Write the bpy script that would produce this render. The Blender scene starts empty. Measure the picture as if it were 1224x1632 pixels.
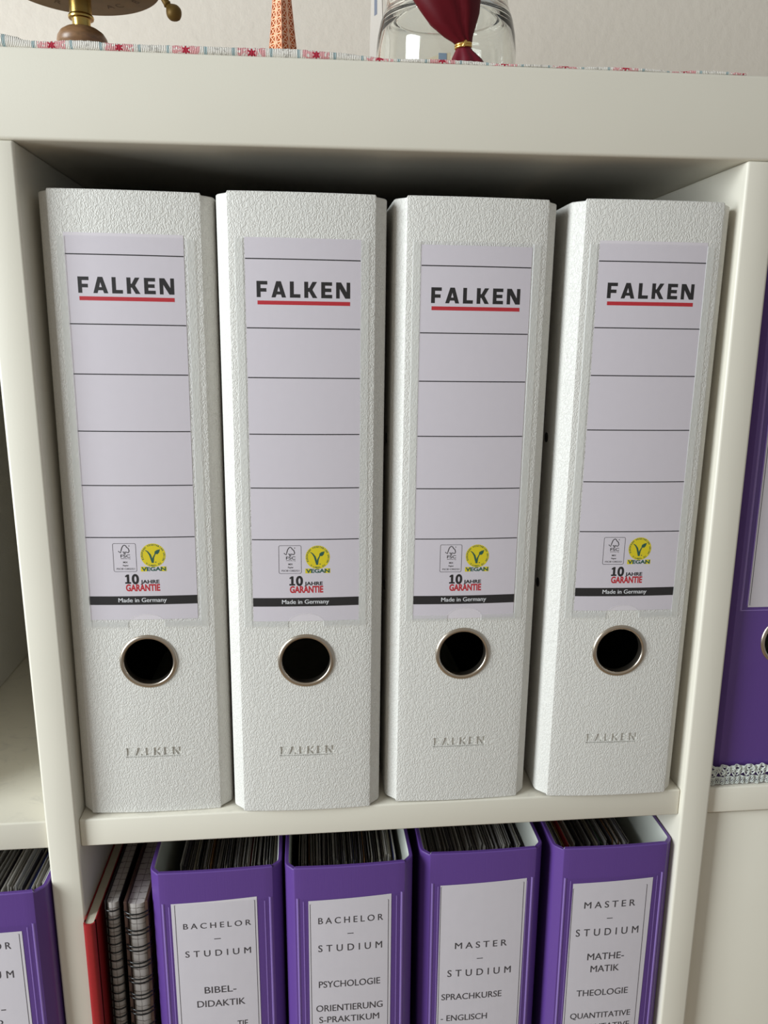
import bpy, bmesh, math, random
from mathutils import Vector, Matrix
random.seed(7)
PI = math.pi
S = 0.001                      # everything below is written in millimetres
sc = bpy.context.scene
col = sc.collection

# ------------------------------------------------------------------ camera, world, lights, exposure
cam_d = bpy.data.cameras.new('camera')
cam = bpy.data.objects.new('camera', cam_d); col.objects.link(cam)
cam.location = (126.71*S, -376.57*S, 252.61*S)
cam.rotation_euler = (1.3479256, -0.0057095, -0.0936788)
cam_d.sensor_fit = 'VERTICAL'; cam_d.sensor_height = 24.0
cam_d.lens = 24.0*1232.4/1632.0
cam_d.clip_start = 0.01; cam_d.clip_end = 50
sc.camera = cam

sc.view_settings.view_transform = 'Standard'
sc.view_settings.look = 'None'
sc.view_settings.gamma = 1.0
sc.view_settings.use_curve_mapping = False
sc.view_settings.exposure = -0.06

w = bpy.data.worlds.new('room_light'); sc.world = w; w.use_nodes = True
wn = w.node_tree.nodes; wl = w.node_tree.links; wn.clear()
wo = wn.new('ShaderNodeOutputWorld'); bg = wn.new('ShaderNodeBackground')
tc = wn.new('ShaderNodeTexCoord'); sx = wn.new('ShaderNodeSeparateXYZ')
rx = wn.new('ShaderNodeMapRange'); rx.inputs[1].default_value = -0.2; rx.inputs[2].default_value = 0.9
mixc = wn.new('ShaderNodeMix'); mixc.data_type = 'RGBA'
mixc.inputs[6].default_value = (0.635, 0.56, 0.45, 1)      # warm room bounce
mixc.inputs[7].default_value = (0.45, 0.50, 0.55, 1)      # cooler daylight side
absx = wn.new('ShaderNodeMath'); absx.operation = 'ABSOLUTE'
wl.new(tc.outputs['Generated'], sx.inputs[0]); wl.new(sx.outputs[0], absx.inputs[0])
wl.new(absx.outputs[0], rx.inputs[0]); wl.new(rx.outputs[0], mixc.inputs[0])
wl.new(mixc.outputs[2], bg.inputs[0]); wl.new(bg.outputs[0], wo.inputs[0])
bg.inputs[1].default_value = 0.66

def area(name, loc, target, sx_, sy_, power, color):
    d = bpy.data.lights.new(name, 'AREA'); d.shape = 'RECTANGLE'; d.size = sx_; d.size_y = sy_
    d.energy = power; d.color = color
    o = bpy.data.objects.new(name, d); col.objects.link(o)
    o.location = [c*S for c in loc]
    v = (Vector(target)-Vector(loc)); o.rotation_euler = v.to_track_quat('-Z', 'Y').to_euler()
    return o
area('window_daylight', (-1150, -560, 500), (170, 0, 110), 0.6, 1.0, 34, (0.89, 0.96, 1.0))

# ------------------------------------------------------------------ materials
MATS = {}
def mat(name, rgb, rough=0.5, metal=0.0, var=0.0, vscale=60, bump=0.0, bscale=400, spec=0.5, alpha=1.0, stretch=(1,1,1), coat=0.0):
    m = bpy.data.materials.new(name); m.use_nodes = True; MATS[name] = m
    nt = m.node_tree; b = nt.nodes['Principled BSDF']
    b.inputs['Base Color'].default_value = (*rgb, 1); b.inputs['Roughness'].default_value = rough
    b.inputs['Metallic'].default_value = metal; b.inputs['Specular IOR Level'].default_value = spec
    b.inputs['Alpha'].default_value = alpha
    b.inputs['Coat Weight'].default_value = coat
    tcn = nt.nodes.new('ShaderNodeTexCoord'); mp = nt.nodes.new('ShaderNodeMapping')
    mp.inputs['Scale'].default_value = stretch
    nt.links.new(tcn.outputs['Object'], mp.inputs[0])
    if var:
        n = nt.nodes.new('ShaderNodeTexNoise'); n.inputs['Scale'].default_value = vscale; n.inputs['Detail'].default_value = 4
        nt.links.new(mp.outputs[0], n.inputs['Vector'])
        mr = nt.nodes.new('ShaderNodeMapRange'); mr.inputs[3].default_value = 1-var; mr.inputs[4].default_value = 1+var
        nt.links.new(n.outputs[0], mr.inputs[0])
        mx = nt.nodes.new('ShaderNodeVectorMath'); mx.operation = 'SCALE'
        mx.inputs[0].default_value = rgb
        nt.links.new(mr.outputs[0], mx.inputs['Scale']); nt.links.new(mx.outputs[0], b.inputs['Base Color'])
    if bump:
        n = nt.nodes.new('ShaderNodeTexNoise'); n.inputs['Scale'].default_value = bscale; n.inputs['Detail'].default_value = 3
        nt.links.new(mp.outputs[0], n.inputs['Vector'])
        bp = nt.nodes.new('ShaderNodeBump'); bp.inputs['Strength'].default_value = 1; bp.inputs['Distance'].default_value = bump*S
        nt.links.new(n.outputs[0], bp.inputs['Height']); nt.links.new(bp.outputs[0], b.inputs['Normal'])
    return m

cream = mat('cream_laminate', (0.71, 0.672, 0.57), 0.42, var=0.025, vscale=25, bump=0.02, bscale=900)
def dusty(m):
    # faint grey scuffs and dust smears on shelf tops
    nt = m.node_tree; b = nt.nodes['Principled BSDF']
    src = b.inputs['Base Color'].links[0].from_socket
    t = nt.nodes.new('ShaderNodeTexCoord'); n = nt.nodes.new('ShaderNodeTexNoise'); n.inputs['Scale'].default_value = 45
    n.inputs['Detail'].default_value = 8; n.inputs['Roughness'].default_value = 0.7; n.inputs['Distortion'].default_value = 1.2
    nt.links.new(t.outputs['Object'], n.inputs['Vector'])
    r = nt.nodes.new('ShaderNodeMapRange'); r.inputs[1].default_value = 0.52; r.inputs[2].default_value = 0.72; r.inputs[4].default_value = 0.45
    nt.links.new(n.outputs[0], r.inputs[0])
    g = nt.nodes.new('ShaderNodeNewGeometry'); sp_ = nt.nodes.new('ShaderNodeSeparateXYZ'); nt.links.new(g.outputs['True Normal'], sp_.inputs[0])
    gt = nt.nodes.new('ShaderNodeMath'); gt.operation = 'GREATER_THAN'; gt.inputs[1].default_value = 0.9; nt.links.new(sp_.outputs[2], gt.inputs[0])
    mu = nt.nodes.new('ShaderNodeMath'); mu.operation = 'MULTIPLY'; nt.links.new(r.outputs[0], mu.inputs[0]); nt.links.new(gt.outputs[0], mu.inputs[1])
    mx = nt.nodes.new('ShaderNodeMix'); mx.data_type = 'RGBA'; mx.inputs[7].default_value = (0.42, 0.40, 0.36, 1)
    nt.links.new(mu.outputs[0], mx.inputs[0]); nt.links.new(src, mx.inputs[6]); nt.links.new(mx.outputs[2], b.inputs['Base Color'])
shelf_m = mat('cream_laminate_scuffed', (0.71, 0.672, 0.57), 0.42, var=0.025, vscale=25, bump=0.02, bscale=900); dusty(shelf_m)
wall_m = mat('plaster_wall', (0.66, 0.60, 0.52), 0.8, var=0.03, vscale=6, bump=0.5, bscale=120)
floor_m = mat('floor_wood', (0.42, 0.30, 0.19), 0.5, var=0.2, vscale=20, stretch=(1, 8, 1))

def leather(name, rgb):
    m = mat(name, rgb, 0.46, spec=0.4)
    nt = m.node_tree; b = nt.nodes['Principled BSDF']
    t = nt.nodes.new('ShaderNodeTexCoord'); mp = nt.nodes.new('ShaderNodeMapping')
    mp.inputs['Scale'].default_value = (1.0, 1.0, 0.62); mp.inputs['Rotation'].default_value = (0, 0.25, 0)
    nt.links.new(t.outputs['Object'], mp.inputs[0])
    n1 = nt.nodes.new('ShaderNodeTexNoise'); n1.inputs['Scale'].default_value = 840; n1.inputs['Detail'].default_value = 1.0; n1.inputs['Distortion'].default_value = 0.4
    nt.links.new(mp.outputs[0], n1.inputs['Vector'])
    s1 = nt.nodes.new('ShaderNodeMath'); s1.operation = 'SUBTRACT'; s1.inputs[1].default_value = 0.5; nt.links.new(n1.outputs[0], s1.inputs[0])
    a1 = nt.nodes.new('ShaderNodeMath'); a1.operation = 'ABSOLUTE'; nt.links.new(s1.outputs[0], a1.inputs[0])
    r1 = nt.nodes.new('ShaderNodeMapRange'); r1.interpolation_type = 'SMOOTHSTEP'; r1.inputs[1].default_value = 0.0; r1.inputs[2].default_value = 0.13
    nt.links.new(a1.outputs[0], r1.inputs[0])
    bp = nt.nodes.new('ShaderNodeBump'); bp.inputs['Strength'].default_value = 0.85; bp.inputs['Distance'].default_value = 0.14*S
    nt.links.new(r1.outputs[0], bp.inputs['Height']); nt.links.new(bp.outputs[0], b.inputs['Normal'])
    return m
white_cover = leather('white_grained_cover', (0.68, 0.665, 0.62))
shaded_lining = mat('shaded_lining', (0.03, 0.03, 0.03), 0.8)  # unlit inside of the white binders, its shade put into the lining colour
def linen(name, rgb):
    m = mat(name, rgb, 0.36, spec=0.5, coat=0.15)
    nt = m.node_tree; b = nt.nodes['Principled BSDF']
    t = nt.nodes.new('ShaderNodeTexCoord'); mp = nt.nodes.new('ShaderNodeMapping'); mp.inputs['Scale'].default_value = (1, 1, 0.06)
    nt.links.new(t.outputs['Object'], mp.inputs[0])
    n = nt.nodes.new('ShaderNodeTexNoise'); n.inputs['Scale'].default_value = 1400; n.inputs['Detail'].default_value = 2
    nt.links.new(mp.outputs[0], n.inputs['Vector'])
    bp = nt.nodes.new('ShaderNodeBump'); bp.inputs['Strength'].default_value = 0.6; bp.inputs['Distance'].default_value = 0.06*S
    nt.links.new(n.outputs[0], bp.inputs['Height']); nt.links.new(bp.outputs[0], b.inputs['Normal'])
    return m
purple_cover = linen('purple_linen_cover', (0.108, 0.048, 0.245))
pale_lining = mat('pale_lining', (0.60, 0.62, 0.56), 0.7)
nickel = mat('nickel_ring', (0.50, 0.43, 0.35), 0.30, 1.0)
paper_w = mat('insert_paper', (0.665, 0.615, 0.645), 0.75, var=0.02, vscale=300)
paper_p = mat('label_paper', (0.66, 0.62, 0.645), 0.75, var=0.03, vscale=150)
ink = mat('black_ink', (0.014, 0.012, 0.012), 0.6)
ink_soft = mat('soft_black_ink', (0.06, 0.055, 0.06), 0.6)
red_ink = mat('red_ink', (0.50, 0.02, 0.03), 0.6)
yellow_ink = mat('yellow_ink', (0.74, 0.60, 0.01), 0.6)
green_ink = mat('green_ink', (0.02, 0.10, 0.07), 0.6)
white_ink = mat('white_ink', (0.7, 0.7, 0.7), 0.6)
weld = mat('weld_strip', (0.76, 0.76, 0.73), 0.3, alpha=0.32)
weld_p = mat('weld_ridge', (0.42, 0.28, 0.72), 0.2, alpha=0.55, spec=0.8)

def clear(name, tint, gl):
    m = bpy.data.materials.new(name); m.use_nodes = True; nt = m.node_tree; nt.nodes.clear()
    o = nt.nodes.new('ShaderNodeOutputMaterial'); t = nt.nodes.new('ShaderNodeBsdfTransparent'); g = nt.nodes.new('ShaderNodeBsdfGlossy')
    t.inputs[0].default_value = (*tint, 1); g.inputs[0].default_value = (1, 1, 1, 1); g.inputs[1].default_value = 0.16
    mx = nt.nodes.new('ShaderNodeMixShader'); mx.inputs[0].default_value = gl
    nt.links.new(t.outputs[0], mx.inputs[1]); nt.links.new(g.outputs[0], mx.inputs[2]); nt.links.new(mx.outputs[0], o.inputs[0])
    return m
film_m = clear('clear_film', (0.955, 0.955, 0.965), 0.012)

brass = mat('aged_brass', (0.50, 0.34, 0.10), 0.27, 1.0, var=0.25, vscale=90)
brass_dark = mat('dark_brass', (0.15, 0.085, 0.014), 0.55, 0.5, var=0.3, vscale=120)  # deeper, duller brass for plate and handle
engrave = mat('engraving', (0.07, 0.04, 0.008), 0.6, 0.3)
turned_wood = mat('turned_wood', (0.23, 0.125, 0.06), 0.35, var=0.55, vscale=350, stretch=(1, 1, 2.5))
copper = mat('copper', (0.62, 0.20, 0.075), 0.40, 1.0, var=0.12, vscale=200)  # base deepened: shade of the slots behind the lattice is in the colour
copper_bar = mat('lit_copper', (1.0, 0.60, 0.40), 0.48, 1.0)  # lattice bars: the brightness of their lit face is in the colour
satin = mat('dark_red_satin', (0.085, 0.001, 0.005), 0.5, var=0.1, vscale=80, spec=0.2)
satin2 = mat('red_satin_tail', (0.13, 0.004, 0.014), 0.45, var=0.2, vscale=200, spec=0.3)
gold = mat('gold_cord', (0.75, 0.48, 0.14), 0.3, 1.0)
red_cloth = mat('red_book_cloth', (0.29, 0.006, 0.008), 0.6, var=0.15, vscale=500, bump=0.05, bscale=1500)
cream_pages = mat('cream_pages', (0.62, 0.58, 0.45), 0.8, var=0.1, vscale=600, stretch=(6, 0.2, 0.2))
brown_leather = mat('brown_cover', (0.06, 0.03, 0.022), 0.45, var=0.3, vscale=200, bump=0.1, bscale=500)
black_cover = mat('black_cover', (0.015, 0.013, 0.013), 0.4)
wire_m = mat('black_wire', (0.02, 0.02, 0.02), 0.25, 0.6)
lace_m = mat('lace_thread', (0.60, 0.63, 0.58), 0.8)
card_m = mat('card_white', (0.50, 0.46, 0.41), 0.7)
blue_ink = mat('blue_ink', (0.16, 0.18, 0.23), 0.6)
blue_tag = mat('blue_tag', (0.22, 0.30, 0.38), 0.6)
cream_tag = mat('cream_tag', (0.66, 0.60, 0.42), 0.7)

glass_m = bpy.data.materials.new('clear_glass'); glass_m.use_nodes = True
_b = glass_m.node_tree.nodes['Principled BSDF']
_b.inputs['Base Color'].default_value = (0.965, 0.98, 0.955, 1); _b.inputs['Roughness'].default_value = 0.02
_b.inputs['Transmission Weight'].default_value = 1.0; _b.inputs['IOR'].default_value = 1.47

def grid_paper():
    m = mat('squared_pages', (0.40, 0.36, 0.33), 0.8)
    nt = m.node_tree; b = nt.nodes['Principled BSDF']
    t = nt.nodes.new('ShaderNodeTexCoord'); sp_ = nt.nodes.new('ShaderNodeSeparateXYZ'); nt.links.new(t.outputs['Object'], sp_.inputs[0])
    nz = nt.nodes.new('ShaderNodeTexNoise'); nz.inputs['Scale'].default_value = 350; nt.links.new(t.outputs['Object'], nz.inputs['Vector'])
    def line(axis, pitch, wd, noise):
        ad = nt.nodes.new('ShaderNodeMath'); ad.operation = 'MULTIPLY_ADD'; ad.inputs[1].default_value = noise; nt.links.new(nz.outputs[0], ad.inputs[0]); nt.links.new(sp_.outputs[axis], ad.inputs[2])
        dv = nt.nodes.new('ShaderNodeMath'); dv.operation = 'DIVIDE'; dv.inputs[1].default_value = pitch; nt.links.new(ad.outputs[0], dv.inputs[0])
        fr = nt.nodes.new('ShaderNodeMath'); fr.operation = 'FRACT'; nt.links.new(dv.outputs[0], fr.inputs[0])
        lt = nt.nodes.new('ShaderNodeMath'); lt.operation = 'LESS_THAN'; lt.inputs[1].default_value = wd; nt.links.new(fr.outputs[0], lt.inputs[0]); return lt
    a = line(2, 0.005, 0.10, 0.002); c = line(0, 0.0045, 0.07, 0.0006); d = line(1, 0.005, 0.10, 0.002)
    m1 = nt.nodes.new('ShaderNodeMath'); m1.operation = 'MAXIMUM'; nt.links.new(a.outputs[0], m1.inputs[0]); nt.links.new(c.outputs[0], m1.inputs[1])
    m2 = nt.nodes.new('ShaderNodeMath'); m2.operation = 'MAXIMUM'; nt.links.new(m1.outputs[0], m2.inputs[0]); nt.links.new(d.outputs[0], m2.inputs[1])
    sc_ = nt.nodes.new('ShaderNodeMath'); sc_.operation = 'MULTIPLY'; sc_.inputs[1].default_value = 0.8; nt.links.new(m2.outputs[0], sc_.inputs[0])
    mx = nt.nodes.new('ShaderNodeMix'); mx.data_type = 'RGBA'; mx.inputs[6].default_value = (0.42, 0.385, 0.36, 1); mx.inputs[7].default_value = (0.09, 0.07, 0.06, 1)
    nt.links.new(sc_.outputs[0], mx.inputs[0]); nt.links.new(mx.outputs[2], b.inputs['Base Color'])
    return m
squared = grid_paper()

def cloth_mat():
    m = mat('printed_cloth', (0.7, 0.68, 0.63), 0.9)
    nt = m.node_tree; b = nt.nodes['Principled BSDF']; L = nt.links
    def M(op, a, b_=None, c=None):
        n = nt.nodes.new('ShaderNodeMath'); n.operation = op
        for i, v in enumerate((a, b_, c)):
            if v is None: continue
            if isinstance(v, (int, float)): n.inputs[i].default_value = v
            else: L.new(v, n.inputs[i])
        return n.outputs[0]
    t = nt.nodes.new('ShaderNodeTexCoord'); sp_ = nt.nodes.new('ShaderNodeSeparateXYZ'); L.new(t.outputs['Object'], sp_.inputs[0])
    nz = nt.nodes.new('ShaderNodeTexNoise'); nz.inputs['Scale'].default_value = 700; nz.inputs['Detail'].default_value = 3; L.new(t.outputs['Object'], nz.inputs['Vector'])
    nb = nt.nodes.new('ShaderNodeTexNoise'); nb.inputs['Scale'].default_value = 60; L.new(t.outputs['Object'], nb.inputs['Vector'])
    x = M('ADD', M('MULTIPLY', sp_.outputs[0], 1000.0), M('MULTIPLY', nb.outputs[0], 1.2))
    u = M('MULTIPLY', M('FRACT', M('DIVIDE', M('SUBTRACT', x, 83.2), 28.2)), 28.2)      # 0..28.2 mm across one repeat
    def band(c, hw): return M('LESS_THAN', M('ABSOLUTE', M('SUBTRACT', u, c)), hw)
    teal = M('MAXIMUM', band(0.9, 0.6), band(13.0, 0.6))
    pink = M('MAXIMUM', band(17.2, 2.4), band(24.3, 2.3))
    pink = M('MULTIPLY', pink, M('GREATER_THAN', nz.outputs[0], 0.44))
    grey = M('MULTIPLY', band(7.0, 3.0), M('GREATER_THAN', nz.outputs[0], 0.56))
    yy = M('MULTIPLY', sp_.outputs[1], 1000.0)
    zz = M('MULTIPLY', sp_.outputs[2], 1000.0)
    dx = M('SUBTRACT', u, 20.7)
    # rows of stars: on the hem (by height) and over the flat cloth (by depth)
    vy = M('SUBTRACT', M('MULTIPLY', M('FRACT', M('DIVIDE', M('ADD', yy, 16.0), 20.0)), 20.0), 10.0)
    onhem = M('LESS_THAN', yy, 4.0)
    v = M('ADD', M('MULTIPLY', onhem, M('SUBTRACT', zz, 1.5)), M('MULTIPLY', M('SUBTRACT', 1.0, onhem), vy))
    r = M('SQRT', M('ADD', M('MULTIPLY', dx, dx), M('MULTIPLY', v, v)))
    th = M('ARCTAN2', dx, v)
    star = M('LESS_THAN', r, M('ADD', 1.45, M('MULTIPLY', M('COSINE', M('MULTIPLY', th, 6.0)), 0.42)))
    def mix(fac, a, c):
        n = nt.nodes.new('ShaderNodeMix'); n.data_type = 'RGBA'; L.new(fac, n.inputs[0])
        if isinstance(a, tuple): n.inputs[6].default_value = (*a, 1)
        else: L.new(a, n.inputs[6])
        n.inputs[7].default_value = (*c, 1); return n.outputs[2]
    c = mix(M('MULTIPLY', M('GREATER_THAN', nz.outputs[0], 0.55), 0.35), (0.74, 0.70, 0.63), (0.60, 0.55, 0.48))
    c = mix(grey, c, (0.50, 0.47, 0.42)); c = mix(pink, c, (0.68, 0.33, 0.33)); c = mix(teal, c, (0.33, 0.42, 0.42)); c = mix(star, c, (0.42, 0.015, 0.04))
    L.new(c, b.inputs['Base Color'])
    wv = nt.nodes.new('ShaderNodeTexWave'); wv.inputs['Scale'].default_value = 420; wv.inputs['Distortion'].default_value = 2; wv.inputs['Detail'].default_value = 1
    L.new(t.outputs['Object'], wv.inputs['Vector'])
    bp = nt.nodes.new('ShaderNodeBump'); bp.inputs['Distance'].default_value = 0.25*S; L.new(wv.outputs[1], bp.inputs['Height']); L.new(bp.outputs[0], b.inputs['Normal'])
    return m
cloth_m = cloth_mat()

# ------------------------------------------------------------------ helpers
def link_mesh(name, me, parent=None):
    o = bpy.data.objects.new(name, me); col.objects.link(o)
    if parent is not None: o.parent = parent
    return o
def tag(o, label=None, cat=None, group=None, kind=None):
    if label: o['label'] = label
    if cat: o['category'] = cat
    if group: o['group'] = group
    if kind: o['kind'] = kind
    return o
def thing(name, label, cat, loc=(0, 0, 0), rot=(0, 0, 0), group=None):
    o = bpy.data.objects.new(name, None); col.objects.link(o); o.empty_display_size = 0.02
    o.location = [c*S for c in loc]; o.rotation_euler = rot
    return tag(o, label, cat, group)
class MB:
    """collects shapes in millimetres and links them as one mesh object"""
    def __init__(s): s.v = []; s.f = []; s.m = []
    def add(s, vs, fs, mi=0):
        b = len(s.v); s.v += [tuple(p) for p in vs]; s.f += [tuple(i+b for i in f) for f in fs]; s.m += [mi]*len(fs); return s
    def box(s, x0, x1, y0, y1, z0, z1, mi=0):
        vs = [(x0,y0,z0),(x1,y0,z0),(x1,y1,z0),(x0,y1,z0),(x0,y0,z1),(x1,y0,z1),(x1,y1,z1),(x0,y1,z1)]
        return s.add(vs, [(3,2,1,0),(4,5,6,7),(0,1,5,4),(1,2,6,5),(2,3,7,6),(3,0,4,7)], mi)
    def bar(s, a, b, wd, th=None, mi=0, up=(0, 1, 0)):
        a = Vector(a); b = Vector(b); th = th or wd; d = (b-a).normalized(); u = Vector(up)
        sd = d.cross(u)
        if sd.length < 1e-6: sd = d.cross(Vector((1, 0, 0)))
        sd.normalize(); u = sd.cross(d).normalized()
        vs = []
        for p in (a, b):
            for (i, j) in ((-1,-1),(1,-1),(1,1),(-1,1)): vs.append(p+sd*wd/2*i+u*th/2*j)
        return s.add(vs, [(3,2,1,0),(4,5,6,7),(0,1,5,4),(1,2,6,5),(2,3,7,6),(3,0,4,7)], mi)
    def tube(s, pts, r, n=6, mi=0, closed=False):
        pts = [Vector(p) for p in pts]; N = len(pts); vs = []; prev = None
        for i, p in enumerate(pts):
            if closed: d = pts[(i+1) % N]-pts[i-1]
            else: d = pts[min(i+1, N-1)]-pts[max(i-1, 0)]
            d.normalize()
            if prev is None:
                u = d.orthogonal().normalized()
            else:
                u = (prev-d*prev.dot(d)).normalized()
            prev = u; v2 = d.cross(u); rr = r[i] if isinstance(r, (list, tuple)) else r
            for k in range(n):
                a = 2*PI*k/n; vs.append(p+(u*math.cos(a)+v2*math.sin(a))*rr)
        fs = []
        for i in range(N if closed else N-1):
            j = (i+1) % N
            for k in range(n): fs.append((i*n+k, i*n+(k+1) % n, j*n+(k+1) % n, j*n+k))
        if not closed: fs += [tuple(reversed(range(n))), tuple((N-1)*n+k for k in range(n))]
        return s.add(vs, fs, mi)
    def lathe(s, prof, n=48, c=(0, 0, 0), axis='z', mi=0, closed=False):
        vs = []; fs = []; P = len(prof)
        for (r, h) in prof:
            for k in range(n):
                a = 2*PI*k/n; x, y = r*math.cos(a), r*math.sin(a)
                vs.append((c[0]+x, c[1]+y, c[2]+h) if axis == 'z' else (c[0]+x, c[1]+h, c[2]+y))
        R_ = range(P if closed else P-1)
        for i in R_:
            j = (i+1) % P
            for k in range(n):
                q = (i*n+k, i*n+(k+1) % n, j*n+(k+1) % n, j*n+k)
                fs.append(q if axis == 'z' else tuple(reversed(q)))
        if not closed:
            if prof[0][0] > 1e-6: fs.append(tuple(reversed(range(n))))
            if prof[-1][0] > 1e-6: fs.append(tuple((P-1)*n+k for k in range(n)))
        return s.add(vs, fs, mi)
    def mesh(s, name, mats, bevel=0, segs=2, smooth=None, recalc=True, weld=0):
        me = bpy.data.meshes.new(name); me.from_pydata([(x*S, y*S, z*S) for x, y, z in s.v], [], s.f)
        for i, p in enumerate(me.polygons): p.material_index = s.m[i]
        for m in (mats if isinstance(mats, (list, tuple)) else [mats]): me.materials.append(m)
        bm = bmesh.new(); bm.from_mesh(me)
        if weld: bmesh.ops.remove_doubles(bm, verts=bm.verts, dist=weld*S)
        if recalc: bmesh.ops.recalc_face_normals(bm, faces=bm.faces)
        if bevel: bmesh.ops.bevel(bm, geom=bm.edges[:], offset=bevel*S, segments=segs, affect='EDGES', profile=0.5)
        bm.to_mesh(me); bm.free(); me.update()
        if smooth is not None:
            me.shade_smooth(); me.set_sharp_from_angle(angle=math.radians(smooth))
        return me
    def build(s, name, mats, parent=None, **k): return link_mesh(name, s.mesh(name, mats, **k), parent)
def children(o): return [c for c in bpy.data.objects if c.parent == o]
def copy_tree(o, parent=None):
    c = o.copy(); col.objects.link(c)
    if parent is not None: c.parent = parent
    for ch in children(o): copy_tree(ch, c)
    return c
def boolean_cut(me, cutters):
    """cuts the closed meshes 'cutters' out of 'me' and gives the result back as a plain mesh"""
    o = bpy.data.objects.new('temporary_blank', me); col.objects.link(o); cs = []
    for c in cutters:
        co = bpy.data.objects.new('temporary_cutter', c); col.objects.link(co); cs.append(co)
        md = o.modifiers.new('cut', 'BOOLEAN'); md.operation = 'DIFFERENCE'; md.object = co; md.solver = 'EXACT'; md.use_self = True
    dg = bpy.context.evaluated_depsgraph_get(); dg.update()
    out = bpy.data.meshes.new_from_object(o.evaluated_get(dg))
    for x in cs + [o]: bpy.data.objects.remove(x)
    return out
_tc = {}
def text_shape(body, spacing=1.0, weight=0.0):
    """2D outline faces of a line of text at size 1: (verts, faces)"""
    k = (body, spacing, weight)
    if k in _tc: return _tc[k]
    cu = bpy.data.curves.new('temporary_text', 'FONT'); cu.body = body; cu.space_character = spacing; cu.resolution_u = 4; cu.offset = weight
    cu.fill_mode = 'FRONT'
    o = bpy.data.objects.new('temporary_text', cu); col.objects.link(o)
    dg = bpy.context.evaluated_depsgraph_get(); dg.update()
    me = bpy.data.meshes.new_from_object(o.evaluated_get(dg))
    r = ([(v.co.x, v.co.y) for v in me.vertices], [tuple(p.vertices) for p in me.polygons])
    bpy.data.objects.remove(o); bpy.data.curves.remove(cu); bpy.data.meshes.remove(me)
    _tc[k] = r; return r
CAP = max(p[1] for p in text_shape('H')[0])

# block capitals of the wide trademark-style lettering, unit height
def wide_letters(word):
    t = 0.21
    G = {
     'F': (.74, [[(0,0),(.27,0),(.27,.34),(.67,.34),(.67,.56),(.27,.56),(.27,.78),(.74,.78),(.74,1),(0,1)]]),
     'A': (1.0, [[(0,0),(.28,0),(.345,.18),(.655,.18),(.72,0),(1,0),(.66,1),(.34,1)], [(.41,.37),(.5,.68),(.59,.37)]]),
     'L': (.72, [[(0,0),(.72,0),(.72,.22),(.27,.22),(.27,1),(0,1)]]),
     'K': (.90, [[(0,0),(.27,0),(.27,.38),(.34,.38),(.58,0),(.90,0),(.56,.51),(.88,1),(.57,1),(.34,.62),(.27,.62),(.27,1),(0,1)]]),
     'E': (.76, [[(0,0),(.76,0),(.76,.22),(.27,.22),(.27,.39),(.70,.39),(.70,.61),(.27,.61),(.27,.78),(.75,.78),(.75,1),(0,1)]]),
     'N': (.98, [[(0,0),(.25,0),(.25,.60),(.64,0),(.98,0),(.98,1),(.73,1),(.73,.40),(.34,1),(0,1)]])}
    x = 0; out = []
    for ch in word:
        wd, polys = G[ch]; out.append([[(px+x, py) for px, py in pl] for pl in polys]); x += wd+.27
    return out, x-.27

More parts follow.
